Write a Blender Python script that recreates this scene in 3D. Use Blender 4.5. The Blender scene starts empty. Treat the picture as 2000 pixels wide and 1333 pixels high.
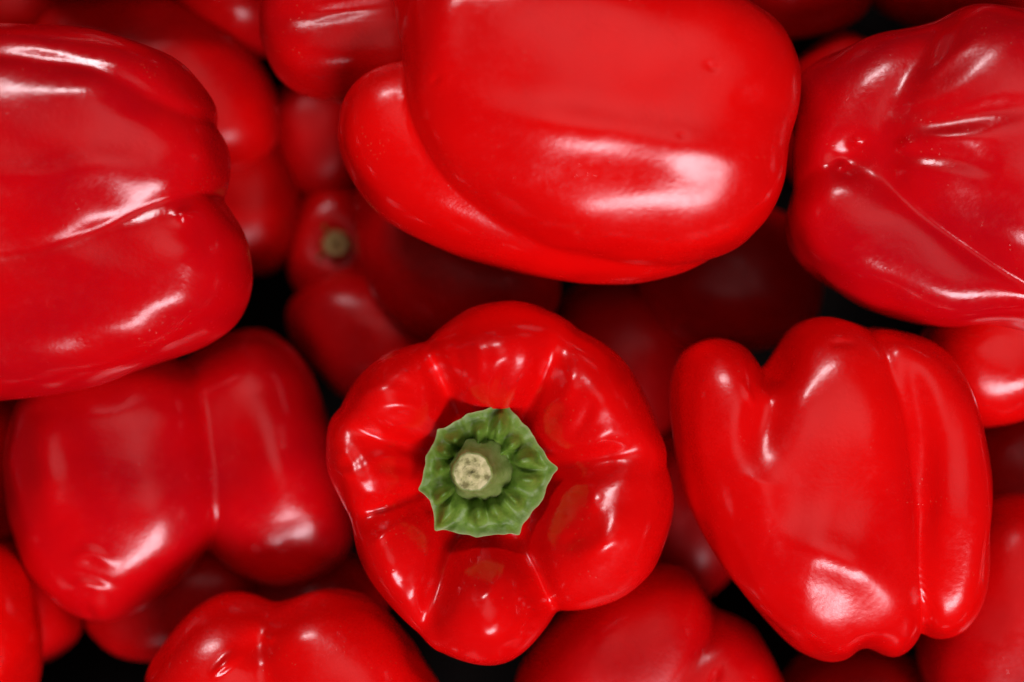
import bpy, bmesh, math, random
import numpy as np
from mathutils import Vector

# ------------------------------------------------------------------ camera, world, lamps, exposure
sc = bpy.context.scene
C = bpy.context.collection
K = 0.000135                    # metres per unit; the pile is laid out in units of 0.135 mm
D = 3700.0                      # height of the camera over the level z = 0

cam = bpy.data.cameras.new("camera")
cam.sensor_width = 36.0
cam.lens = 36.0 * D / 2000.0
cam.clip_start = 0.01
cam.clip_end = 50
cam.dof.use_dof = True
cam.dof.focus_distance = (D - 120) * K
cam.dof.aperture_fstop = 3.8
camo = bpy.data.objects.new("camera", cam)
C.objects.link(camo)
camo.location = (0, 0, D * K)
sc.camera = camo

w = bpy.data.worlds.new("World")
sc.world = w
w.use_nodes = True
bg = w.node_tree.nodes["Background"]
bg.inputs[0].default_value = (0.95, 0.97, 1.0, 1)
bg.inputs[1].default_value = 0.02

def lamp(name, az, el, dist, sx, sy, power, col, soft=0.3):
    """area lamp: az 0 = right of the picture, 90 = its top; el above the pile; aimed at the pile"""
    l = bpy.data.lights.new(name, 'AREA')
    l.shape = 'RECTANGLE'; l.size = sx; l.size_y = sy
    l.energy = power; l.color = col
    # a diffusing panel: brightest in its middle, fading to its rim
    l.use_nodes = True
    nt = l.node_tree; em = nt.nodes["Emission"]
    ge = nt.nodes.new('ShaderNodeNewGeometry'); sp = nt.nodes.new('ShaderNodeSeparateXYZ')
    nt.links.new(ge.outputs['Parametric'], sp.inputs[0])
    out = None
    for k in (0, 1):
        mr = nt.nodes.new('ShaderNodeMath'); mr.operation = 'PINGPONG'; mr.inputs[1].default_value = 0.5
        nt.links.new(sp.outputs[k], mr.inputs[0])
        ss = nt.nodes.new('ShaderNodeMapRange'); ss.interpolation_type = 'SMOOTHSTEP'
        ss.inputs[1].default_value = 0.0; ss.inputs[2].default_value = soft
        nt.links.new(mr.outputs[0], ss.inputs[0])
        if out is None: out = ss.outputs[0]
        else:
            mm = nt.nodes.new('ShaderNodeMath'); mm.operation = 'MULTIPLY'
            nt.links.new(out, mm.inputs[0]); nt.links.new(ss.outputs[0], mm.inputs[1]); out = mm.outputs[0]
    nt.links.new(out, em.inputs['Strength'])
    o = bpy.data.objects.new(name, l)
    C.objects.link(o)
    a, e = math.radians(az), math.radians(el)
    p = Vector((math.cos(a) * math.cos(e), math.sin(a) * math.cos(e), math.sin(e))) * dist
    o.location = p
    o.rotation_euler = (-p).to_track_quat('-Z', 'Y').to_euler()
    return o

lamp("key_lamp", -68, 48, 1.2, 1.05, 0.40, 29, (1.0, 0.86, 0.94), 0.3)
lamp("upper_lamp", 112, 44, 1.2, 0.46, 0.16, 9, (1.0, 0.88, 0.92), 0.25)
lamp("overhead_lamp", 60, 76, 1.3, 1.4, 1.1, 3.6, (1.0, 0.88, 0.88), 0.4)

sc.view_settings.view_transform = 'Standard'
sc.view_settings.look = 'None'
sc.view_settings.exposure = -0.06
sc.view_settings.gamma = 1.0

# ------------------------------------------------------------------ materials
def new_mat(name):
    m = bpy.data.materials.new(name)
    m.use_nodes = True
    nt = m.node_tree
    return m, nt, nt.nodes["Principled BSDF"]

def N(nt, t, **kw):
    n = nt.nodes.new(t)
    for k, v in kw.items():
        if k in n.inputs: n.inputs[k].default_value = v
        else: setattr(n, k, v)
    return n

def ramp(nt, src, stops):
    r = nt.nodes.new('ShaderNodeValToRGB')
    while len(r.color_ramp.elements) < len(stops): r.color_ramp.elements.new(0.5)
    for e, (p, c) in zip(r.color_ramp.elements, stops):
        e.position = p
        e.color = (c, c, c, 1) if isinstance(c, (int, float)) else (*c, 1)
    nt.links.new(src, r.inputs[0])
    return r

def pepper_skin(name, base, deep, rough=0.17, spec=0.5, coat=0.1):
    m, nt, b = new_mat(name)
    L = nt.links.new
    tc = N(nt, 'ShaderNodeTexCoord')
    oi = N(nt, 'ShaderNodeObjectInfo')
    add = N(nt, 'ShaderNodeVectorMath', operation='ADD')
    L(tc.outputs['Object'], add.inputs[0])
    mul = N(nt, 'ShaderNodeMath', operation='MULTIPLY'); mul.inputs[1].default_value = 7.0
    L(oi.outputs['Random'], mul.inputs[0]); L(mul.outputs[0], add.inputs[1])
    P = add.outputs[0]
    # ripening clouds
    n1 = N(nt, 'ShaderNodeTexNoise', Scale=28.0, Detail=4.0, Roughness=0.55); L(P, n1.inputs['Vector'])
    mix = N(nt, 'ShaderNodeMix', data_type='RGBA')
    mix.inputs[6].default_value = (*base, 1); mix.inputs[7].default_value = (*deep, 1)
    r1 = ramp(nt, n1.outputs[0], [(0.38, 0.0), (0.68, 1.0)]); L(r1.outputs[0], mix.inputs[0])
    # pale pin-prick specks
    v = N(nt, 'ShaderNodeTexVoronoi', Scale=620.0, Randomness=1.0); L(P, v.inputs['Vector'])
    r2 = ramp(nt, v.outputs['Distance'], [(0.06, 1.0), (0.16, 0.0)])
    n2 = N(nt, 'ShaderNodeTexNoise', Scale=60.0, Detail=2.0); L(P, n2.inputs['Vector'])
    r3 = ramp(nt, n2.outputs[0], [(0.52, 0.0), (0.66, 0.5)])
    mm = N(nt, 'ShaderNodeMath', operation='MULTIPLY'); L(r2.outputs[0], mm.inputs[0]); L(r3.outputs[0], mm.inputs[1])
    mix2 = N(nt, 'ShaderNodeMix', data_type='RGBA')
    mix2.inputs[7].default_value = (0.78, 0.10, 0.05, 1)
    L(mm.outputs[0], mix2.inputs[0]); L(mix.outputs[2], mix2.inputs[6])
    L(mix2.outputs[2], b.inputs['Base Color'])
    # gloss: dull waxy and rubbed patches
    n3 = N(nt, 'ShaderNodeTexNoise', Scale=45.0, Detail=5.0, Roughness=0.6); L(P, n3.inputs['Vector'])
    r4 = ramp(nt, n3.outputs[0], [(0.35, rough * 0.8), (0.7, rough * 1.7)])
    n6 = N(nt, 'ShaderNodeTexNoise', Scale=420.0, Detail=4.0, Roughness=0.7); L(P, n6.inputs['Vector'])
    r6 = ramp(nt, n6.outputs[0], [(0.45, 0.0), (0.72, 0.10)])
    ad = N(nt, 'ShaderNodeMath', operation='ADD'); L(r4.outputs[0], ad.inputs[0]); L(r6.outputs[0], ad.inputs[1])
    L(ad.outputs[0], b.inputs['Roughness'])
    # relief: orange-peel, small pits, faint dents
    n4 = N(nt, 'ShaderNodeTexNoise', Scale=900.0, Detail=2.0); L(P, n4.inputs['Vector'])
    n5 = N(nt, 'ShaderNodeTexNoise', Scale=120.0, Detail=3.0); L(P, n5.inputs['Vector'])
    b1 = N(nt, 'ShaderNodeBump', Strength=0.22, Distance=0.0002); L(n4.outputs[0], b1.inputs['Height'])
    b2 = N(nt, 'ShaderNodeBump', Strength=0.10, Distance=0.0010); L(n5.outputs[0], b2.inputs['Height']); L(b1.outputs[0], b2.inputs['Normal'])
    b3 = N(nt, 'ShaderNodeBump', Strength=0.35, Distance=0.0004); b3.invert = True
    L(mm.outputs[0], b3.inputs['Height']); L(b2.outputs[0], b3.inputs['Normal'])
    L(b3.outputs[0], b.inputs['Normal'])
    b.inputs['Specular IOR Level'].default_value = spec
    b.inputs['IOR'].default_value = 1.45
    b.inputs['Subsurface Weight'].default_value = 0.22
    b.inputs['Subsurface Radius'].default_value = (1.0, 0.08, 0.05)
    b.inputs['Subsurface Scale'].default_value = 0.006
    b.inputs['Coat Weight'].default_value = coat
    b.inputs['Coat Roughness'].default_value = 0.07
    return m

M_RED = pepper_skin("bright_red_pepper_skin", (0.80, 0.0020, 0.0018), (0.70, 0.0012, 0.002))
M_CRIMSON = pepper_skin("crimson_pepper_skin", (0.66, 0.0010, 0.004), (0.50, 0.0008, 0.006), 0.15)
M_SHADED = pepper_skin("shaded_red_pepper_skin", (0.66, 0.0012, 0.002), (0.48, 0.0010, 0.003), 0.24, 0.3, 0.0)  # red skin made darker and duller to paint in shade lower in the pile

def green_mat(name, c0, c1, rough=0.5, rim=None):
    m, nt, b = new_mat(name)
    L = nt.links.new
    tc = N(nt, 'ShaderNodeTexCoord')
    n1 = N(nt, 'ShaderNodeTexNoise', Scale=320.0, Detail=5.0, Roughness=0.6); L(tc.outputs['Object'], n1.inputs['Vector'])
    mix = N(nt, 'ShaderNodeMix', data_type='RGBA')
    mix.inputs[6].default_value = (*c0, 1); mix.inputs[7].default_value = (*c1, 1)
    r = ramp(nt, n1.outputs[0], [(0.36, 0.0), (0.66, 1.0)]); L(r.outputs[0], mix.inputs[0])
    L(mix.outputs[2], b.inputs['Base Color'])
    if rim:
        at = N(nt, 'ShaderNodeAttribute'); at.attribute_name = "rim"
        m3 = N(nt, 'ShaderNodeMix', data_type='RGBA'); m3.inputs[7].default_value = (*rim, 1)
        L(at.outputs['Fac'], m3.inputs[0]); L(mix.outputs[2], m3.inputs[6]); L(m3.outputs[2], b.inputs['Base Color'])
    b.inputs['Roughness'].default_value = rough
    n2 = N(nt, 'ShaderNodeTexNoise', Scale=1400.0, Detail=3.0); L(tc.outputs['Object'], n2.inputs['Vector'])
    bp = N(nt, 'ShaderNodeBump', Strength=0.5, Distance=0.0003); L(n2.outputs[0], bp.inputs['Height'])
    L(bp.outputs[0], b.inputs['Normal'])
    b.inputs['Subsurface Weight'].default_value = 0.15
    b.inputs['Subsurface Radius'].default_value = (0.4, 1.0, 0.2)
    b.inputs['Subsurface Scale'].default_value = 0.002
    return m
M_CALYX = green_mat("calyx_green", (0.085, 0.185, 0.010), (0.16, 0.29, 0.032), rim=(0.32, 0.40, 0.15))
M_STEM = green_mat("stem_green", (0.16, 0.24, 0.04), (0.26, 0.33, 0.10))
M_OLDSTEM = green_mat("dry_stem_brown", (0.30, 0.20, 0.05), (0.42, 0.32, 0.12), 0.7)

def cut_mat():
    m, nt, b = new_mat("cut_stem_cream")
    L = nt.links.new
    tc = N(nt, 'ShaderNodeTexCoord')
    v = N(nt, 'ShaderNodeTexVoronoi', Scale=900.0); L(tc.outputs['Object'], v.inputs['Vector'])
    n = N(nt, 'ShaderNodeTexNoise', Scale=480.0, Detail=4.0); L(tc.outputs['Object'], n.inputs['Vector'])
    a = ramp(nt, n.outputs[0], [(0.36, (0.20, 0.19, 0.06)), (0.46, (0.42, 0.42, 0.17)), (0.62, (0.64, 0.60, 0.30))])
    r = ramp(nt, v.outputs['Distance'], [(0.12, 1.0), (0.26, 0.0)])
    mix = N(nt, 'ShaderNodeMix', data_type='RGBA'); mix.inputs[7].default_value = (0.12, 0.11, 0.04, 1)
    mu = N(nt, 'ShaderNodeMath', operation='MULTIPLY'); mu.inputs[1].default_value = 0.7
    L(r.outputs[0], mu.inputs[0]); L(mu.outputs[0], mix.inputs[0]); L(a.outputs[0], mix.inputs[6])
    L(mix.outputs[2], b.inputs['Base Color'])
    b.inputs['Roughness'].default_value = 0.75
    bp = N(nt, 'ShaderNodeBump', Strength=0.7, Distance=0.0006); L(n.outputs[0], bp.inputs['Height'])
    L(bp.outputs[0], b.inputs['Normal'])
    return m
M_CUT = cut_mat()

def floor_mat():
    m, nt, b = new_mat("shade_black_floor")
    tc = N(nt, 'ShaderNodeTexCoord')
    n = N(nt, 'ShaderNodeTexNoise', Scale=40.0, Detail=5.0); nt.links.new(tc.outputs['Object'], n.inputs['Vector'])
    a = ramp(nt, n.outputs[0], [(0.3, (0.004, 0.003, 0.003)), (0.7, (0.008, 0.006, 0.005))])  # near-black so gaps between the peppers stay black: shade put into the colour
    nt.links.new(a.outputs[0], b.inputs['Base Color'])
    b.inputs['Roughness'].default_value = 0.95
    b.inputs['Specular IOR Level'].default_value = 0.1
    return m

# ------------------------------------------------------------------ pepper surface from lobes
def closed_curve(pts, per=8):
    """closed Catmull-Rom curve through the points"""
    P = np.array(pts, float)
    n = len(P); out = []
    for i in range(n):
        p0, p1, p2, p3 = P[(i - 1) % n], P[i], P[(i + 1) % n], P[(i + 2) % n]
        for k in range(per):
            t = k / per
            out.append(0.5 * ((2 * p1) + (-p0 + p2) * t + (2 * p0 - 5 * p1 + 4 * p2 - p3) * t * t + (-p0 + 3 * p1 - 3 * p2 + p3) * t ** 3))
    return np.array(out)

def to_plane(pts, z0):
    s = (D - z0) / D
    return [((x - 1000) * s, -(y - 666.5) * s) for x, y in pts]

class Lobe:
    """a swelling with a given outline in its own plane: smooth depth field inside, negative outside"""
    def __init__(self, pts, z0, H, q=1.0, dz=0.0, tilt=(0, 0), Hb=None, G=72):
        poly = closed_curve(to_plane(pts, z0))
        area = 0.5 * np.sum(poly[:, 0] * np.roll(poly[:, 1], -1) - np.roll(poly[:, 0], -1) * poly[:, 1])
        if area < 0: poly = poly[::-1]
        self.poly = poly
        lo, hi = poly.min(0), poly.max(0)
        pad = 0.35 * (hi - lo).max()
        lo, hi = lo - pad, hi + pad
        self.lo = lo; self.h = (hi - lo) / (G - 1); self.G = G
        gx = np.linspace(lo[0], hi[0], G) + 0.013; gy = np.linspace(lo[1], hi[1], G) + 0.017
        X, Y = np.meshgrid(gx, gy, indexing='ij')
        W = np.zeros_like(X)
        a = poly; b = np.roll(poly, -1, 0)
        for (ax, ay), (bx, by) in zip(a, b):
            dax, day, dbx, dby = ax - X, ay - Y, bx - X, by - Y
            ra = np.sqrt(dax ** 2 + day ** 2) + 1e-6; rb = np.sqrt(dbx ** 2 + dby ** 2) + 1e-6
            cr = dax * dby - day * dbx; dt = dax * dbx + day * dby
            half = np.tan(0.5 * np.arctan2(cr, dt))        # mean value weight
            W += half * (1 / ra + 1 / rb)
        W = np.where(np.abs(W) < 1e-7, 1e-7, W)
        phi = 1.0 / W
        mx = phi[(W > 0)].max() if (W > 0).any() else 1.0
        t = phi / mx
        bad = (t > 1.0001)
        t = np.where((W < 0) & (t < -3), -3, np.clip(t, -3, 1))
        g = np.where(t > 0, 1 - (1 - np.clip(t, 0, 1)) ** q, q * t)
        g = np.clip(g, -3, 1)
        self.g = g
        self.H = H; self.Hb = Hb or H * 0.95; self.z0 = z0 + dz; self.tilt = tilt
        self.c = poly.mean(0)
    def field(self, x, y):
        u = np.clip((x - self.lo[0]) / self.h[0], 1, self.G - 2.001)
        v = np.clip((y - self.lo[1]) / self.h[1], 1, self.G - 2.001)
        i = u.astype(int); j = v.astype(int); fu = u - i; fv = v - j
        def wts(f):
            return ((1 - f) ** 3 / 6, (3 * f ** 3 - 6 * f ** 2 + 4) / 6, (-3 * f ** 3 + 3 * f ** 2 + 3 * f + 1) / 6, f ** 3 / 6)
        wu, wv = wts(fu), wts(fv)
        r = 0
        gf = self.g.ravel(); base = (i - 1) * self.G + (j - 1)
        ok_hi = self.G * self.G - 1
        for a in range(4):
            for b in range(4):
                r = r + wu[a] * wv[b] * gf[np.minimum(base + a * self.G + b, ok_hi)]
        return r
    def F(self, x, y, z):
        zz = z - (self.z0 + self.tilt[0] * (x - self.c[0]) + self.tilt[1] * (y - self.c[1]))
        g = self.field(x, y)
        Hx = np.where(zz > 0, self.H, self.Hb)
        return ((zz / Hx) ** 2 - g) * 0.5 * self.H

def smin(a, b, k):
    h = np.clip(0.5 + 0.5 * (b - a) / k, 0, 1)
    return b + (a - b) * h - k * h * (1 - h)

_ico = {}
def unit_dirs(level):
    if level not in _ico:
        bm = bmesh.new()
        bmesh.ops.create_icosphere(bm, subdivisions=level, radius=1.0)
        v = np.array([p.co[:] for p in bm.verts]); f = np.array([[q.index for q in t.verts] for t in bm.faces])
        bm.free()
        # gather more of the points on the upper side, which the light and the eye meet
        th = np.arccos(np.clip(v[:, 2], -1, 1)) / math.pi
        t2 = th ** 1.25 * math.pi
        s = np.maximum(np.sqrt(v[:, 0] ** 2 + v[:, 1] ** 2), 1e-9)
        d = np.stack([v[:, 0] / s * np.sin(t2), v[:, 1] / s * np.sin(t2), np.cos(t2)], 1)
        _ico[level] = (d, f)
    return _ico[level]

def poly_dist(x, y, pts):
    """distance to an open polyline and the position 0..1 along it"""
    best = np.full(x.shape, 1e9); pos = np.zeros(x.shape)
    P = np.array(pts, float); seg = np.sqrt(((P[1:] - P[:-1]) ** 2).sum(1)); tot = seg.sum(); acc = 0
    for a, b, l in zip(P[:-1], P[1:], seg):
        d = b - a
        t = np.clip(((x - a[0]) * d[0] + (y - a[1]) * d[1]) / (l * l), 0, 1)
        dd = np.sqrt((x - a[0] - t * d[0]) ** 2 + (y - a[1] - t * d[1]) ** 2)
        m = dd < best
        best = np.where(m, dd, best); pos = np.where(m, (acc + t * l) / tot, pos)
        acc += l
    return best, pos

def open_curve(pts, per=6):
    P = [np.array(p, float) for p in pts]
    if len(P) < 3: return P
    P = [2 * P[0] - P[1]] + P + [2 * P[-1] - P[-2]]
    out = []
    for i in range(1, len(P) - 2):
        p0, p1, p2, p3 = P[i - 1:i + 3]
        for k in range(per):
            t = k / per
            out.append(0.5 * ((2 * p1) + (-p0 + p2) * t + (2 * p0 - 5 * p1 + 4 * p2 - p3) * t * t + (-p0 + 3 * p1 - 3 * p2 + p3) * t ** 3))
    out.append(P[-2])
    return out

def pepper_mesh(name, z0, lobes, k=14, core=(0.88, 0.74), strokes=(), pits=(), centre=None, seed=0, wob=3.0, level=7):
    Ls = []
    for l in lobes:
        l = dict(l); pts = l.pop('p'); kk = l.pop('k', k)
        Ls.append((Lobe(pts, z0, **l), kk))
    d, f = unit_dirs(level)
    allp = np.concatenate([l.poly for l, _ in Ls])
    if centre is None:
        c = np.array([*(0.5 * (allp.min(0) + allp.max(0))), z0])
    else:
        q = to_plane([centre[:2]], z0)[0]; c = np.array([q[0], q[1], z0 + (centre[2] if len(centre) > 2 else 0)])
    if core and len(Ls) > 1:
        # the body the lobes swell from: keeps the clefts between them shallow
        cc = 0.5 * (allp.min(0) + allp.max(0)); ang = np.arctan2(allp[:, 1] - cc[1], allp[:, 0] - cc[0]); rad = np.hypot(*(allp - cc).T)
        ring = []
        for i in range(28):
            t = i / 28 * 2 * math.pi - math.pi
            dd = np.abs((ang - t + math.pi) % (2 * math.pi) - math.pi)
            m = dd < 0.18
            r = rad[m].max() if m.any() else rad[np.argmin(dd)]
            ring.append(r)
        ring = np.array(ring); ring = 0.5 * ring + 0.25 * (np.roll(ring, 1) + np.roll(ring, -1))
        s = D / (D - z0)
        pts = [((cc[0] + r * core[0] * math.cos(i / 28 * 2 * math.pi - math.pi)) * s + 1000, 666.5 - (cc[1] + r * core[0] * math.sin(i / 28 * 2 * math.pi - math.pi)) * s) for i, r in enumerate(ring)]
        big = max(Ls, key=lambda q: q[0].H)[0]
        Ls.append((Lobe(pts, z0, big.H * core[1], q=1.8, dz=big.z0 - z0, tilt=big.tilt), k * 1.5))
    def F(p):
        x, y, z = p[:, 0], p[:, 1], p[:, 2]
        r = None
        for l, kk in Ls:
            v = l.F(x, y, z)
            r = v if r is None else smin(r, v, kk)
        return r
    R = np.sqrt(((allp - c[:2]) ** 2).sum(1)).max() * 1.15 + 40
    n = len(d)
    # march inwards from outside to the outermost crossing
    STEPS = 36
    hi = np.full(n, R); lo = np.zeros(n); found = np.zeros(n, bool)
    prev = np.full(n, R)
    for s in range(1, STEPS + 1):
        r = R * (1 - s / STEPS)
        idx = np.where(~found)[0]
        if len(idx) == 0: break
        v = F(c + d[idx] * r)
        neg = v < 0
        ii = idx[neg]
        lo[ii] = r; hi[ii] = prev[ii]; found[ii] = True
        prev[idx] = r
    lo[~found] = 0; hi[~found] = R / STEPS
    for _ in range(11):
        mid = 0.5 * (lo + hi)
        neg = F(c + d * mid[:, None]) < 0
        lo = np.where(neg, mid, lo); hi = np.where(neg, hi, mid)
    V = c + d * (0.5 * (lo + hi))[:, None]
    # slow undulation of the wall
    rng = np.random.RandomState(seed + 11)
    for wl, am in ((330, 1.3), (170, 0.8), (85, 0.32)):
        for _ in range(3):
            kv = rng.normal(size=3); kv *= 2 * math.pi / wl / np.linalg.norm(kv)
            V = V + d * (wob * am / 1.7 * np.sin(V @ kv + rng.uniform(0, 6.28)))[:, None]
    # grooves, ridges and pits pressed into the upper side
    up = np.clip((V[:, 2] - c[2] + 60) / 60, 0, 1)
    dz = np.zeros(n)
    for s in strokes:
        pts, wd, am = s[:3]
        pl = open_curve(to_plane(pts, z0))
        dist, pos = poly_dist(V[:, 0], V[:, 1], pl)
        env = np.sin(np.clip(pos, 0.0, 1.0) * math.pi) ** 1.1 if len(s) < 4 else np.clip((pos + 0.0) * 2.2, 0, 1) * (1 - 0.35 * pos)
        dz += am * env * np.exp(-(dist / wd) ** 2)
    for (px, py), rx, ry, ang, am in pits:
        (qx, qy), = to_plane([(px, py)], z0)
        a = math.radians(ang); X = V[:, 0] - qx; Y = V[:, 1] - qy
        u = (X * math.cos(a) + Y * math.sin(a)) / rx; v = (-X * math.sin(a) + Y * math.cos(a)) / ry
        dz += am * np.exp(-(u * u + v * v))
    V[:, 2] += dz * up
    V *= K
    org = c * K
    V -= org
    me = bpy.data.meshes.new(name)
    me.vertices.add(n); me.vertices.foreach_set('co', V.astype(np.float32).ravel())
    me.loops.add(len(f) * 3); me.loops.foreach_set('vertex_index', f.astype(np.int32).ravel())
    me.polygons.add(len(f)); me.polygons.foreach_set('loop_start', np.arange(0, len(f) * 3, 3, dtype=np.int32))
    me.update(calc_edges=True)
    me.validate()
    me.polygons.foreach_set('use_smooth', np.ones(len(me.polygons), bool))
    me.update()
    return me, org

def tag(o, label=None, cat=None, group=None, kind=None):
    if label: o['label'] = label
    if cat: o['category'] = cat
    if group: o['group'] = group
    if kind: o['kind'] = kind
    return o

GROUP = "red bell peppers heaped in the pile"
def pepper(label, z0, lobes, mat=None, **kw):
    me, org = pepper_mesh("bell_pepper", z0, lobes, **kw)
    me.materials.append(mat or M_RED)
    o = bpy.data.objects.new("bell_pepper", me)
    C.objects.link(o); o.location = org
    return tag(o, label, "bell pepper", GROUP)

# ------------------------------------------------------------------ crate floor under the pile
bm = bmesh.new()
bmesh.ops.create_grid(bm, x_segments=2, y_segments=2, size=0.6)
me = bpy.data.meshes.new("crate_floor"); bm.to_mesh(me); bm.free(); me.materials.append(floor_mat())
fl = bpy.data.objects.new("crate_floor", me); C.objects.link(fl); fl.location = (0, 0, -900 * K)
tag(fl, kind="structure")

# ------------------------------------------------------------------ the peppers of the top layer
# centre pepper, stem end up
centre_lobes = [
    dict(p=[(830,672),(905,612),(985,590),(1060,602),(1125,645),(1110,730),(1040,800),(965,830),(895,800),(845,740)], H=212, q=1.2),
    dict(p=[(1050,615),(1135,645),(1205,695),(1250,760),(1282,830),(1296,900),(1220,950),(1120,945),(1050,890),(1015,810),(1035,710)], H=200, q=1.25),
    dict(p=[(1262,830),(1300,905),(1315,975),(1298,1050),(1264,1117),(1208,1166),(1130,1190),(1070,1180),(1030,1110),(1030,1030),(1065,940),(1150,850)], H=205, q=1.2),
    dict(p=[(1090,1180),(1050,1243),(1005,1280),(949,1291),(888,1278),(832,1240),(820,1160),(850,1080),(930,1040),(1010,1050),(1070,1100)], H=200, q=1.2),
    dict(p=[(870,1260),(815,1228),(760,1180),(720,1125),(694,1060),(690,985),(740,945),(820,960),(870,1030),(885,1100),(880,1180)], H=182, q=1.25),
    dict(p=[(705,1030),(662,960),(640,892),(645,820),(690,795),(780,820),(830,880),(830,950),(780,1010)], H=178, q=1.2),
    dict(p=[(645,865),(668,790),(700,738),(740,698),(790,674),(850,672),(890,740),(890,810),(840,870),(770,890),(700,885)], H=190, q=1.25),
]
z_c = 0
folds = []
for x0, y0, x1, y1, wd, am in (
    (880,650,905,760,11,-7), (925,640,935,770,12,6), (1010,660,985,760,16,-9), (1045,690,1025,770,10,5), (975,690,960,745,14,5),
    (1110,700,1085,800,15,9), (1150,760,1100,860,12,-6), (1190,820,1120,870,16,6),
    (1150,920,1140,985,15,10), (1190,1010,1100,1075,20,8), (1130,1020,1080,1050,12,-7), (1245,960,1225,1070,20,6),
    (985,1075,940,1150,15,8), (1010,1190,1040,1130,10,-6), (930,1200,1000,1235,18,5),
    (740,1050,800,1000,10,7), (790,1150,830,1060,20,-9), (850,1080,870,1020,16,5),
    (690,860,725,930,10,-8), (710,950,790,975,14,8), (660,900,700,930,8,6), (745,900,800,905,12,-5),
    (700,790,760,740,13,8), (745,790,850,800,12,9), (760,740,830,760,14,-6), (735,715,790,695,10,4)):
    folds.append(([(x0, y0), ((x0 + x1) / 2 + (y1 - y0) * 0.08, (y0 + y1) / 2 - (x1 - x0) * 0.08), (x1, y1)], wd, am * 0.8))
me, org = pepper_mesh("flesh", z_c, centre_lobes, k=36, core=(0.80, 0.56), centre=(950, 925, -60), seed=3, wob=2.0,
    pits=[((980,690),60,60,0,22), ((1165,770),60,60,0,20), ((1190,1030),70,70,0,24), ((950,1175),62,65,0,22), ((772,1090),45,65,30,16), ((710,915),50,40,0,14), ((760,755),55,45,30,20), ((938, 918), 150, 150, 0, -72), ((735, 875), 40, 14, 20, -6), ((690, 900), 18, 12, 0, -7), ((1040,1200),12,10,0,-4)],
    strokes=folds + [(q, 26, -32, 1) for q in ([(846,668),(868,740),(892,815)], [(1092,640),(1048,750),(1015,820)], [(1270,872),(1150,888),(1075,900)], [(1078,1210),(1042,1120),(1010,1050)], [(832,1225),(868,1110),(900,1045)], [(680,1010),(760,985),(830,962)], [(655,822),(760,850),(838,885)])] + [([(1075,1165),(1050,1110),(1020,1060)], 9, -9), ([(870,1180),(880,1100),(905,1040)], 16, -8),
             ([(735,900),(790,905),(830,915)], 14, -10), ([(985,700),(975,760),(965,800)], 14, -10), ([(1100,780),(1060,830)], 12, -6),
             ([(1200,960),(1170,1040),(1110,1080)], 22, 7)])
root = bpy.data.objects.new("bell_pepper", None); C.objects.link(root); root.location = org
root.empty_display_size = 0.02
tag(root, "red bell pepper standing stem up, green calyx and cut stem in the middle", "bell pepper", GROUP)
me.materials.append(M_RED)
fo = bpy.data.objects.new("flesh", me); C.objects.link(fo); fo.parent = root

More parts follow.
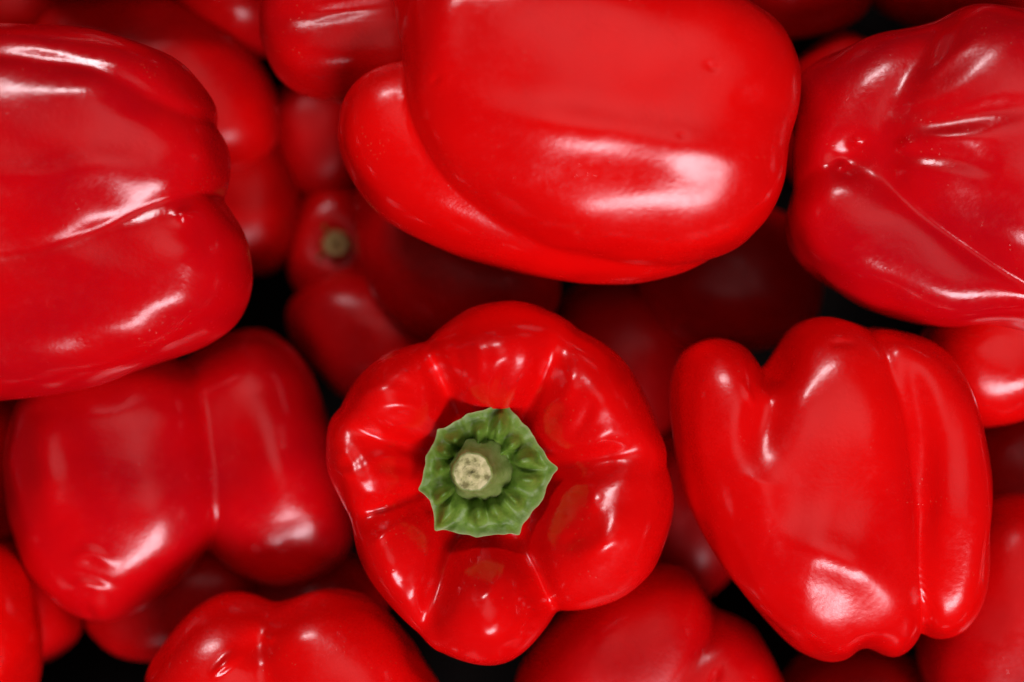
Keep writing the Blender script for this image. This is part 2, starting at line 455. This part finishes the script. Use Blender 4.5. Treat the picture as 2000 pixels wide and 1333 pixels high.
def build_calyx(tips, stem_c, base_r, z, parent_org, mat, smat, cmat, parent, stem_shift, stem_h, dome=18, cap_r=35, cusp_tips=None):
    s = (D - z) / D
    T = np.array(to_plane(tips, z)); cx, cy = to_plane([stem_c], z)[0]
    ang = np.arctan2(T[:, 1] - cy, T[:, 0] - cx); rad = np.hypot(T[:, 0] - cx, T[:, 1] - cy)
    o = np.argsort(ang); ang, rad = ang[o], rad[o]
    NA, NR = 288, 56
    th = np.linspace(-math.pi, math.pi, NA, endpoint=False)
    A = np.concatenate([ang - 2 * math.pi, ang, ang + 2 * math.pi]); Rr = np.tile(rad, 3)
    # straight-ish edges between tips, a little hollow
    def outline(t):
        i = np.searchsorted(A, t) - 1
        a0, a1, r0, r1 = A[i], A[i + 1], Rr[i], Rr[i + 1]
        ax, ay, bx, by = r0 * np.cos(a0), r0 * np.sin(a0), r1 * np.cos(a1), r1 * np.sin(a1)
        c = ax * by - ay * bx
        den = np.cos(t) * (by - ay) - np.sin(t) * (bx - ax)
        return c / den
    R = outline(th)
    R = (R + 0.5 * (np.roll(R, 1) + np.roll(R, -1))) / 2.0
    R = R * (1 - 0.006 * np.sin(th * 17) - 0.004 * np.sin(th * 29 + 2))
    cusps = ang if cusp_tips is None else [math.atan2(q[1] - cy, q[0] - cx) for q in to_plane(cusp_tips, z)]
    for a0 in cusps: R = R * (1 + 0.06 * np.exp(-(((th - a0 + math.pi) % (2 * math.pi) - math.pi) / 0.07) ** 2))
    rng = np.random.RandomState(5)
    # swollen ribs round the stem, each of its own width and height
    nb = 13
    cen = np.sort((np.arange(nb) + rng.uniform(-0.22, 0.22, nb)) / nb * 2 * math.pi - math.pi)
    hgt = rng.uniform(0.55, 1.15, nb); rc = rng.uniform(0.60, 0.72, nb); wd = rng.uniform(0.11, 0.17, nb)
    rr = np.linspace(0, 1, NR)
    verts = []; faces = []
    for side in (0, 1):
        for i, a in enumerate(th):
            for j, q in enumerate(rr):
                r = base_r * 0.6 + (R[i] - base_r * 0.6) * q
                fr = r / R[i]
                b = 0
                for c0, h0, r0, w0 in zip(cen, hgt, rc, wd):
                    da = (a - c0 + math.pi) % (2 * math.pi) - math.pi
                    u = (da / w0) ** 2 + (abs(fr - r0) / 0.17) ** 2.6
                    b = max(b, h0 * math.exp(-u ** 1.3) if u < 6 else 0)
                zz = dome * (0.25 + 0.75 * (1 - fr ** 2)) + b * 37 - 22 * math.exp(-((r - base_r) / 11) ** 2)
                zz += (8 + 5 * math.sin(a * 4 + 1) + 3 * math.sin(a * 9)) * max(0, (fr - 0.84) / 0.16) ** 1.5          # upturned rim
                zz += 1.0 * math.sin(a * 17 + fr * 9) + 0.7 * math.sin(a * 31)
                if side: zz -= 7 - 3 * fr
                verts.append(((cx + r * math.cos(a)) * K, (cy + r * math.sin(a)) * K, (z + zz) * K))
    off = NA * NR
    for i in range(NA):
        i2 = (i + 1) % NA
        for j in range(NR - 1):
            a, b, c, d = i * NR + j, i * NR + j + 1, i2 * NR + j + 1, i2 * NR + j
            faces.append((a, b, c, d)); faces.append((off + d, off + c, off + b, off + a))
        faces.append((i * NR + NR - 1, off + i * NR + NR - 1, off + i2 * NR + NR - 1, i2 * NR + NR - 1))
    V = np.array(verts) - parent_org
    me = bpy.data.meshes.new("calyx"); me.from_pydata(V.tolist(), [], faces)
    rim = me.attributes.new("rim", 'FLOAT', 'POINT')
    one = np.clip((rr - 0.90) / 0.10, 0, 1) ** 1.5 * 0.8
    rim.data.foreach_set('value', np.tile(one, NA * 2).astype(np.float32))
    me.polygons.foreach_set('use_smooth', np.ones(len(me.polygons), bool)); me.materials.append(mat)
    ca = bpy.data.objects.new("calyx", me); C.objects.link(ca); ca.parent = parent
    # stem: seven-sided with rounded ridges, leaning, flaring at its foot
    NA2, NH = 112, 30
    verts = []; faces = []
    def ring(h, grow=1.0, zoff=0.0):
        f = h
        r0 = cap_r + 3 + (base_r - cap_r) * (1 - f) ** 1.4
        out = []
        for i in range(NA2):
            a = i / NA2 * 2 * math.pi
            rg = 1 + 0.055 * (1 - f * 0.6) * math.cos(6 * a + 0.6) + 0.02 * math.cos(3 * a + 1) + 0.012 * math.sin(13 * a + 4 * h)
            r = r0 * rg * grow
            out.append(((cx + stem_shift[0] * f + r * math.cos(a)) * K, (cy + stem_shift[1] * f + r * math.sin(a)) * K, (z - 8 + stem_h * f + zoff + 1.2 * math.sin(2 * a + 1) * f) * K))
        return out
    rings = [ring(i / (NH - 1)) for i in range(NH)]
    rings.append(ring(1, 0.95, 3.0)); rings.append(ring(1, 0.89, 3.6))
    for q in rings: verts += q
    nrg = len(rings)
    for j in range(nrg - 1):
        for i in range(NA2):
            i2 = (i + 1) % NA2
            faces.append((j * NA2 + i, j * NA2 + i2, (j + 1) * NA2 + i2, (j + 1) * NA2 + i))
    me = bpy.data.meshes.new("stem"); me.from_pydata((np.array(verts) - parent_org).tolist(), [], faces)
    me.polygons.foreach_set('use_smooth', np.ones(len(me.polygons), bool)); me.materials.append(smat)
    so = bpy.data.objects.new("stem", me); C.objects.link(so); so.parent = parent
    # cut end: rough pithy disc
    verts = []; faces = []; NQ = 20
    top = np.array(ring(1, 0.9, 3.4)); ctr = top.mean(0)
    for j in range(NQ + 1):
        f = j / NQ
        for i in range(NA2):
            p = ctr + (top[i] - ctr) * f
            nz = (math.sin(i * 0.9 + j * 1.7) + math.sin(i * 0.37 - j * 2.3) + math.sin(i * 1.9 + j)) * 0.8 * (1 - f ** 4)
            verts.append((p[0], p[1], p[2] + (nz + 3.5 * math.exp(-(f / 0.3) ** 2) - 2.5 * math.exp(-((f - 0.62) / 0.12) ** 2)) * K))
    for j in range(NQ):
        for i in range(NA2):
            i2 = (i + 1) % NA2
            faces.append((j * NA2 + i, (j + 1) * NA2 + i, (j + 1) * NA2 + i2, j * NA2 + i2))
    me = bpy.data.meshes.new("cut_end"); me.from_pydata((np.array(verts) - parent_org).tolist(), [], faces)
    me.polygons.foreach_set('use_smooth', np.ones(len(me.polygons), bool)); me.materials.append(cmat)
    co = bpy.data.objects.new("cut_end", me); C.objects.link(co); co.parent = so
    return ca, so, co

build_calyx([(986,789),(1032,836),(1082,914),(1060,975),(1010,1038),(930,1048),(854,1031),(840,976),(823,954),(833,890),(859,842),(914,808)],
            (938, 918), 58, 118, org, M_CALYX, M_STEM, M_CUT, root, (-14, 0), 72, cusp_tips=[(986,789),(1082,914),(1010,1038),(854,1031),(823,954),(859,842)])

# big pepper, top middle
pepper("largest red bell pepper, lying on its side at top middle with a long pale highlight", 90, [
    dict(p=[(792,160),(797,240),(822,312),(880,385),(965,450),(1070,497),(1190,517),(1310,520),(1420,498),(1488,445),(1526,370),(1534,290),(1553,215),(1552,130),(1515,55),(1440,5),(1340,-40),(1100,-70),(900,-60),(815,-20),(786,60)], H=215, q=2.0, dz=15, tilt=(-0.02, 0.12)),
    dict(p=[(656,240),(672,185),(712,142),(775,118),(850,130),(930,240),(1100,370),(1300,430),(1420,470),(1360,525),(1260,547),(1130,546),(1000,527),(860,482),(750,425),(688,360),(660,300)], H=175, q=1.5, dz=-72, tilt=(-0.03, 0.1)),
    dict(p=[(768,-60),(770,20),(788,92),(850,110),(930,20),(900,-80)], H=150, q=1.3, dz=-10),
], k=10, core=None, seed=7, wob=1.8, centre=(1080, 240, -30),
  strokes=[([(1540,250),(1490,235),(1400,225)], 26, -5), ([(840,225),(1000,262),(1180,285),(1350,315),(1530,372)], 38, 12), ([(910,0),(870,90),(862,210)], 34, 8)],
  pits=[((860,185), 9, 5, 40, -5), ((1365,165), 10, 6, -30, -4), ((1310,290),7,5,0,-3), ((1480,365),7,6,0,-4), ((1550,270), 30, 26, 0, -10)])

# left pepper
pepper("large glossy red bell pepper at the left edge, thin crease between two wide panels", 60, [
    dict(p=[(-260,180),(-100,110),(60,98),(200,118),(330,165),(415,230),(444,300),(440,370),(405,430),(330,490),(200,540),(40,575),(-150,590),(-270,440)], H=205, q=1.7, dz=10, tilt=(0, 0.05)),
    dict(p=[(-270,400),(-60,440),(120,425),(260,375),(345,345),(410,365),(455,415),(483,480),(490,550),(470,615),(410,668),(320,712),(190,755),(60,778),(-120,775),(-280,700)], H=190, q=1.8, dz=-5, tilt=(0, 0.10)),
    dict(p=[(-260,120),(-60,58),(60,50),(180,62),(300,90),(370,140),(425,220),(380,290),(200,250),(0,230),(-160,260)], H=180, q=1.4, dz=-10, tilt=(0, -0.1)),
], k=9, core=(0.8, 0.62), seed=12, wob=3.2, mat=M_CRIMSON, centre=(120, 410, -40),
  strokes=[([(-60,385),(0,378),(170,352),(330,318)], 34, 11), ([(380,420),(400,440)], 12, 6)],
  pits=[((388,432), 18, 16, 0, 6)])

# right pepper, blossom end to the left
pepper("red bell pepper cut by the right edge, its wrinkled blossom end facing left", 10, [
    dict(p=[(1700,200),(1760,120),(1830,45),(1900,18),(2000,30),(2120,60),(2220,200),(2240,380),(2180,640),(2060,620),(1930,580),(1800,500),(1705,415),(1672,300)], H=215, q=1.5, dz=20, tilt=(0.05, 0.05)),
    dict(p=[(1562,210),(1580,140),(1640,95),(1720,75),(1800,80),(1870,160),(1810,290),(1710,350),(1620,340),(1570,290)], H=150, q=1.2, dz=-30, tilt=(0.12, 0)),
    dict(p=[(1535,410),(1560,360),(1600,315),(1680,325),(1790,390),(1890,470),(2000,530),(2120,550),(2200,580),(2080,625),(1960,632),(1840,640),(1740,622),(1650,575),(1570,520),(1540,465)], H=175, q=1.6, dz=-10, tilt=(0.08, 0.05)),
], k=14, core=(0.95, 0.62), seed=21, wob=3.0, mat=M_CRIMSON, centre=(1840, 330, -50),
  strokes=[([(1690,300),(1830,255),(1990,235)], 24, -14), ([(1690,320),(1800,325),(1900,360)], 20, -12), ([(1700,270),(1800,290),(1900,290)], 16, 6), ([(1690,220),(1760,240),(1900,190)], 16, -5),
           ([(1760,200),(1800,150),(1880,90)], 16, 6)],
  pits=[((1640,318), 40, 34, 0, -26), ((1650,290), 9, 7, 0, 7), ((1625,335), 9, 8, 0, 8), ((1735,300), 16, 12, 0, 7)])

# lower right pepper
pepper("red bell pepper right of the stemmed one, notched top and two blunt tips below", -10, [
    dict(p=[(1312,800),(1315,725),(1340,678),(1395,658),(1448,670),(1476,704),(1490,735),(1512,695),(1550,634),(1610,614),(1665,626),(1730,660),(1775,760),(1795,900),(1800,1040),(1798,1180),(1782,1242),(1738,1277),(1682,1258),(1640,1282),(1575,1278),(1500,1220),(1410,1110),(1350,990),(1322,890)], H=205, q=1.9),
    dict(p=[(1690,640),(1770,650),(1840,690),(1890,780),(1918,900),(1922,1040),(1908,1160),(1870,1225),(1815,1240),(1765,1200),(1735,1090),(1722,960),(1700,820),(1670,720)], H=192, q=2.2, dz=-12, tilt=(-0.03, 0)),
], k=10, core=None, seed=33, wob=3.0, centre=(1600, 950, -40),
  strokes=[([(1735,680),(1768,850),(1768,1000),(1778,1130)], 23, -24), ([(1590,672),(1650,670)], 6, -5), ([(1430,735),(1450,790)], 7, 6),
           ([(1430,850),(1465,980),(1490,1080)], 36, 10), ([(1470,1040),(1590,1065),(1680,1120),(1745,1210)], 46, 20), ([(1490,690),(1478,790),(1440,920)], 42, -34),
           ([(1680,1290),(1672,1250),(1660,1210)], 22, -8), ([(1640,660),(1660,800),(1690,950)], 50, 7)],
  pits=[((1778,985), 14, 34, -10, -8), ((1850,1000), 40, 120, 0, 6)])

# lower left pepper, two lobes down
pepper("red bell pepper at lower left, two rounded lobes pointing down", -250, [
    dict(p=[(30,820),(60,740),(140,690),(280,680),(400,740),(440,860),(445,990),(395,1090),(315,1168),(250,1208),(190,1212),(120,1170),(60,1110),(25,1020),(20,920)], H=185, q=1.25, dz=10),
    dict(p=[(300,780),(370,690),(480,640),(550,665),(605,730),(640,820),(672,930),(690,1030),(670,1100),(610,1140),(530,1152),(450,1120),(390,1060),(340,960),(310,860)], H=160, q=1.25, dz=-50),
], k=20, core=None, seed=41, wob=3.0, mat=M_CRIMSON, strokes=[([(120,800),(130,900),(150,1010)], 34, 14), ([(520,760),(545,880),(570,1010)], 40, 10), ([(170,1085),(215,1060),(265,1090)], 13, 7), ([(165,1140),(210,1120),(250,1150)], 13, 6)],
  pits=[((200,1185), 12, 20, 0, -9), ((215,1110), 40, 10, -20, -6)])

# bottom pepper
pepper("red bell pepper rising from the bottom edge below the stemmed one, with a puckered tip", -100, [
    dict(p=[(290,1330),(320,1260),(370,1195),(440,1160),(510,1175),(560,1230),(600,1340),(560,1480),(420,1540),(310,1450)], H=185, q=1.4),
    dict(p=[(500,1230),(545,1180),(620,1150),(700,1170),(770,1220),(830,1290),(870,1370),(850,1500),(700,1560),(560,1460),(510,1340)], H=195, q=1.5, dz=5),
], k=30, seed=52, wob=3.5, pits=[((520,1240), 34, 26, 20, -16), ((470,1270), 30, 8, 35, 5), ((545,1225), 10, 9, 0, 6)],
  strokes=[([(440,1290),(490,1240)], 8, 5)])

# ------------------------------------------------------------------ second layer
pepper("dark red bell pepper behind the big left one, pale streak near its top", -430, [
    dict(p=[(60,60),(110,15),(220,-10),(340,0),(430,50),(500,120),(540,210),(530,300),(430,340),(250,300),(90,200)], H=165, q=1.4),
], mat=M_SHADED, seed=60, k=18, level=6)
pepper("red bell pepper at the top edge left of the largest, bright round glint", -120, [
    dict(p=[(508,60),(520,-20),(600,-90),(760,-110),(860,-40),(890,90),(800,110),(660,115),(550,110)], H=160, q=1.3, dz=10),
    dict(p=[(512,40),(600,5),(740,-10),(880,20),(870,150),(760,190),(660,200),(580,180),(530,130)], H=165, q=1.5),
], mat=M_SHADED, seed=61, k=10, strokes=[([(620,55),(700,45),(790,35)], 14, -7)])
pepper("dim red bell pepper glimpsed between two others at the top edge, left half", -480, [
    dict(p=[(330,-60),(450,-90),(560,-40),(570,60),(500,110),(400,80),(340,10)], H=150)], mat=M_SHADED, seed=62, level=6)
pepper("red bell pepper with a dull pink sheen, tucked under the right edge one", -200, [
    dict(p=[(1790,680),(1850,600),(1960,560),(2100,600),(2160,700),(2060,790),(1960,830),(1890,830),(1820,770)], H=170, q=1.7, tilt=(0,0.1))], seed=63, k=12)
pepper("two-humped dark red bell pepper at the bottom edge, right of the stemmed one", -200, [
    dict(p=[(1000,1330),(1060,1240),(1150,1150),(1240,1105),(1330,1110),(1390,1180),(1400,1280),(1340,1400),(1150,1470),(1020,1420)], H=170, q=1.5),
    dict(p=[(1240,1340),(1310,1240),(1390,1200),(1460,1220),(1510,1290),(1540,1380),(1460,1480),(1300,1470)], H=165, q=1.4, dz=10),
], mat=M_SHADED, seed=64, k=16, pits=[((1380,1300), 10, 26, -25, -7)])
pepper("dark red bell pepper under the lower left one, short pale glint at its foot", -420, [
    dict(p=[(170,1190),(260,1080),(380,1040),(470,1060),(520,1130),(460,1230),(360,1280),(270,1285),(200,1250)], H=150, q=1.4)], mat=M_SHADED, seed=65, level=6)
pepper("red bell pepper in the bottom left corner, cut by the frame", -150, [
    dict(p=[(-160,1080),(-60,1040),(20,1080),(65,1180),(70,1300),(30,1420),(-100,1450),(-190,1300)], H=170, q=1.4)], seed=66, level=6)
pepper("shaded red bell pepper between the bottom left corner one and the dark gap", -400, [
    dict(p=[(-60,1100),(20,1050),(90,1080),(145,1160),(150,1240),(90,1290),(0,1300),(-70,1220)], H=150, q=1.3)], mat=M_SHADED, seed=67, level=6)
pepper("dark red bell pepper along the right edge at the bottom, below the notched one", -260, [
    dict(p=[(1830,1130),(1880,1020),(1970,970),(2090,980),(2160,1150),(2120,1380),(1960,1450),(1840,1400),(1790,1260)], H=180, q=1.5)], mat=M_SHADED, seed=68, level=6)
pepper("shaded red bell pepper at the bottom edge under the notched one", -480, [
    dict(p=[(1520,1330),(1580,1270),(1680,1260),(1790,1290),(1850,1360),(1780,1460),(1620,1480),(1530,1420)], H=140, q=1.3)], mat=M_SHADED, seed=69, level=6)
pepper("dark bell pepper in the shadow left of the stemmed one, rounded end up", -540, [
    dict(p=[(560,600),(600,555),(680,530),(770,550),(850,610),(870,700),(800,770),(690,780),(620,720),(570,660)], H=160, q=1.3)], mat=M_SHADED, seed=70, level=6)
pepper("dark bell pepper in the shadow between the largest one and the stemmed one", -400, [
    dict(p=[(695,420),(720,340),(850,320),(1000,400),(1080,500),(1095,580),(1040,660),(900,680),(780,640),(710,540)], H=160, q=1.4)], mat=M_SHADED, seed=71, level=6)
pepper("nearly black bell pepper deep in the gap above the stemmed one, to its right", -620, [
    dict(p=[(1080,620),(1130,560),(1230,540),(1320,600),(1350,720),(1320,900),(1200,940),(1100,800)], H=150, q=1.3)], mat=M_SHADED, seed=72, level=6)
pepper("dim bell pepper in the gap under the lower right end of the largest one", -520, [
    dict(p=[(1240,540),(1330,440),(1460,400),(1560,440),(1600,560),(1560,660),(1440,690),(1310,660)], H=160, q=1.4)], mat=M_SHADED, seed=73, level=6)
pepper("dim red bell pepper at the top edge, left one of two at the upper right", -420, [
    dict(p=[(1420,-80),(1560,-120),(1680,-60),(1690,20),(1620,65),(1520,80),(1430,20)], H=150, q=1.3)], mat=M_SHADED, seed=74, level=6)
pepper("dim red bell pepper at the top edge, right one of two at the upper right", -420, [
    dict(p=[(1690,-40),(1760,-100),(1900,-110),(2060,-80),(2080,20),(1960,60),(1800,50),(1720,20)], H=150, q=1.3)], mat=M_SHADED, seed=75, level=6)
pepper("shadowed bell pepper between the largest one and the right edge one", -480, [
    dict(p=[(1510,180),(1570,100),(1660,70),(1740,150),(1700,300),(1600,380),(1530,320)], H=150, q=1.3)], mat=M_SHADED, seed=76, level=6)
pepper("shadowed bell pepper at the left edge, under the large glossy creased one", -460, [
    dict(p=[(-120,780),(-30,750),(60,800),(80,930),(50,1050),(-50,1080),(-130,960)], H=150, q=1.3)], mat=M_SHADED, seed=77, level=6)
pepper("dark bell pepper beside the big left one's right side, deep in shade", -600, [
    dict(p=[(400,260),(480,230),(550,270),(588,360),(585,460),(530,525),(440,530),(370,420)], H=150, q=1.3)], mat=M_SHADED, seed=79, level=6)
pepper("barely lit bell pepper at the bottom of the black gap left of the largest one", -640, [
    dict(p=[(520,260),(560,170),(650,150),(720,210),(730,330),(660,400),(570,370)], H=140, q=1.3)], mat=M_SHADED, seed=80, level=6)
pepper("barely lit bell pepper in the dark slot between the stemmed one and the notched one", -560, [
    dict(p=[(1200,960),(1270,860),(1370,850),(1440,960),(1430,1110),(1330,1180),(1220,1100)], H=150, q=1.3)], mat=M_SHADED, seed=81, level=6)
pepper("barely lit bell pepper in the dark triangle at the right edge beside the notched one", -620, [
    dict(p=[(1860,900),(1930,800),(2060,790),(2120,900),(2060,1040),(1930,1060)], H=150, q=1.3)], mat=M_SHADED, seed=82, level=6)
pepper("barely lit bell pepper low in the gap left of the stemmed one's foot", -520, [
    dict(p=[(440,1120),(540,1060),(680,1070),(760,1160),(700,1260),(560,1270),(460,1210)], H=150, q=1.3)], mat=M_SHADED, seed=83, level=6)
pepper("sliver of a dim bell pepper in the top left corner of the picture", -420, [
    dict(p=[(-120,-40),(-20,-110),(100,-90),(160,0),(110,90),(0,130),(-110,70)], H=150, q=1.3)], mat=M_SHADED, seed=84, level=6)
# deep one with the brown stem
me, org2 = pepper_mesh("flesh", -640, [
    dict(p=[(560,480),(590,390),(650,350),(730,380),(770,470),(740,570),(650,610),(580,570)], H=120, q=1.2)], k=12, seed=78, level=6, pits=[((655,480), 45, 45, 0, -25)])
r2 = bpy.data.objects.new("bell_pepper", None); C.objects.link(r2); r2.location = org2; r2.empty_display_size = 0.02
tag(r2, "bell pepper deep in the dark gap, only its brownish stem catching light", "bell pepper", GROUP)
me.materials.append(M_SHADED)
fo2 = bpy.data.objects.new("flesh", me); C.objects.link(fo2); fo2.parent = r2
build_calyx([(630,430),(665,428),(700,450),(712,490),(690,530),(650,540),(618,515),(610,470)], (660, 480), 38, -550, org2, M_CALYX, M_OLDSTEM, M_OLDSTEM, r2, (0, 0), 60, cap_r=24)

# the pile goes on past the frame
srcs = [o for o in C.objects if o.type == 'MESH' and o.name.startswith("bell_pepper")][:6]
rnd = random.Random(4)
ringpos = []
for x in (-1520, -900, -300, 300, 900, 1520):
    ringpos += [(x + rnd.uniform(-60, 60), 1130), (x + rnd.uniform(-60, 60), -1130)]
for y in (-620, -60, 500):
    ringpos += [(-1560, y), (1560, y + 60)]
for x, y in ringpos:
    s0 = rnd.choice(srcs)
    c = s0.copy(); C.objects.link(c)
    bb = np.array([v[:] for v in s0.bound_box]); mid = bb.mean(0)
    a = rnd.uniform(0, 6.28)
    c.rotation_euler = (0, 0, a)
    mx, my = mid[0] * math.cos(a) - mid[1] * math.sin(a), mid[0] * math.sin(a) + mid[1] * math.cos(a)
    c.location = (x * K - mx, y * K - my, -210 * K)
    c.scale = (0.9, 0.9, 0.9)
    tag(c, "red bell pepper in the pile beyond the " + ("top" if y > 900 else "bottom" if y < -900 else "left" if x < 0 else "right") + " edge of the picture", "bell pepper", "bell peppers of the pile outside the picture")
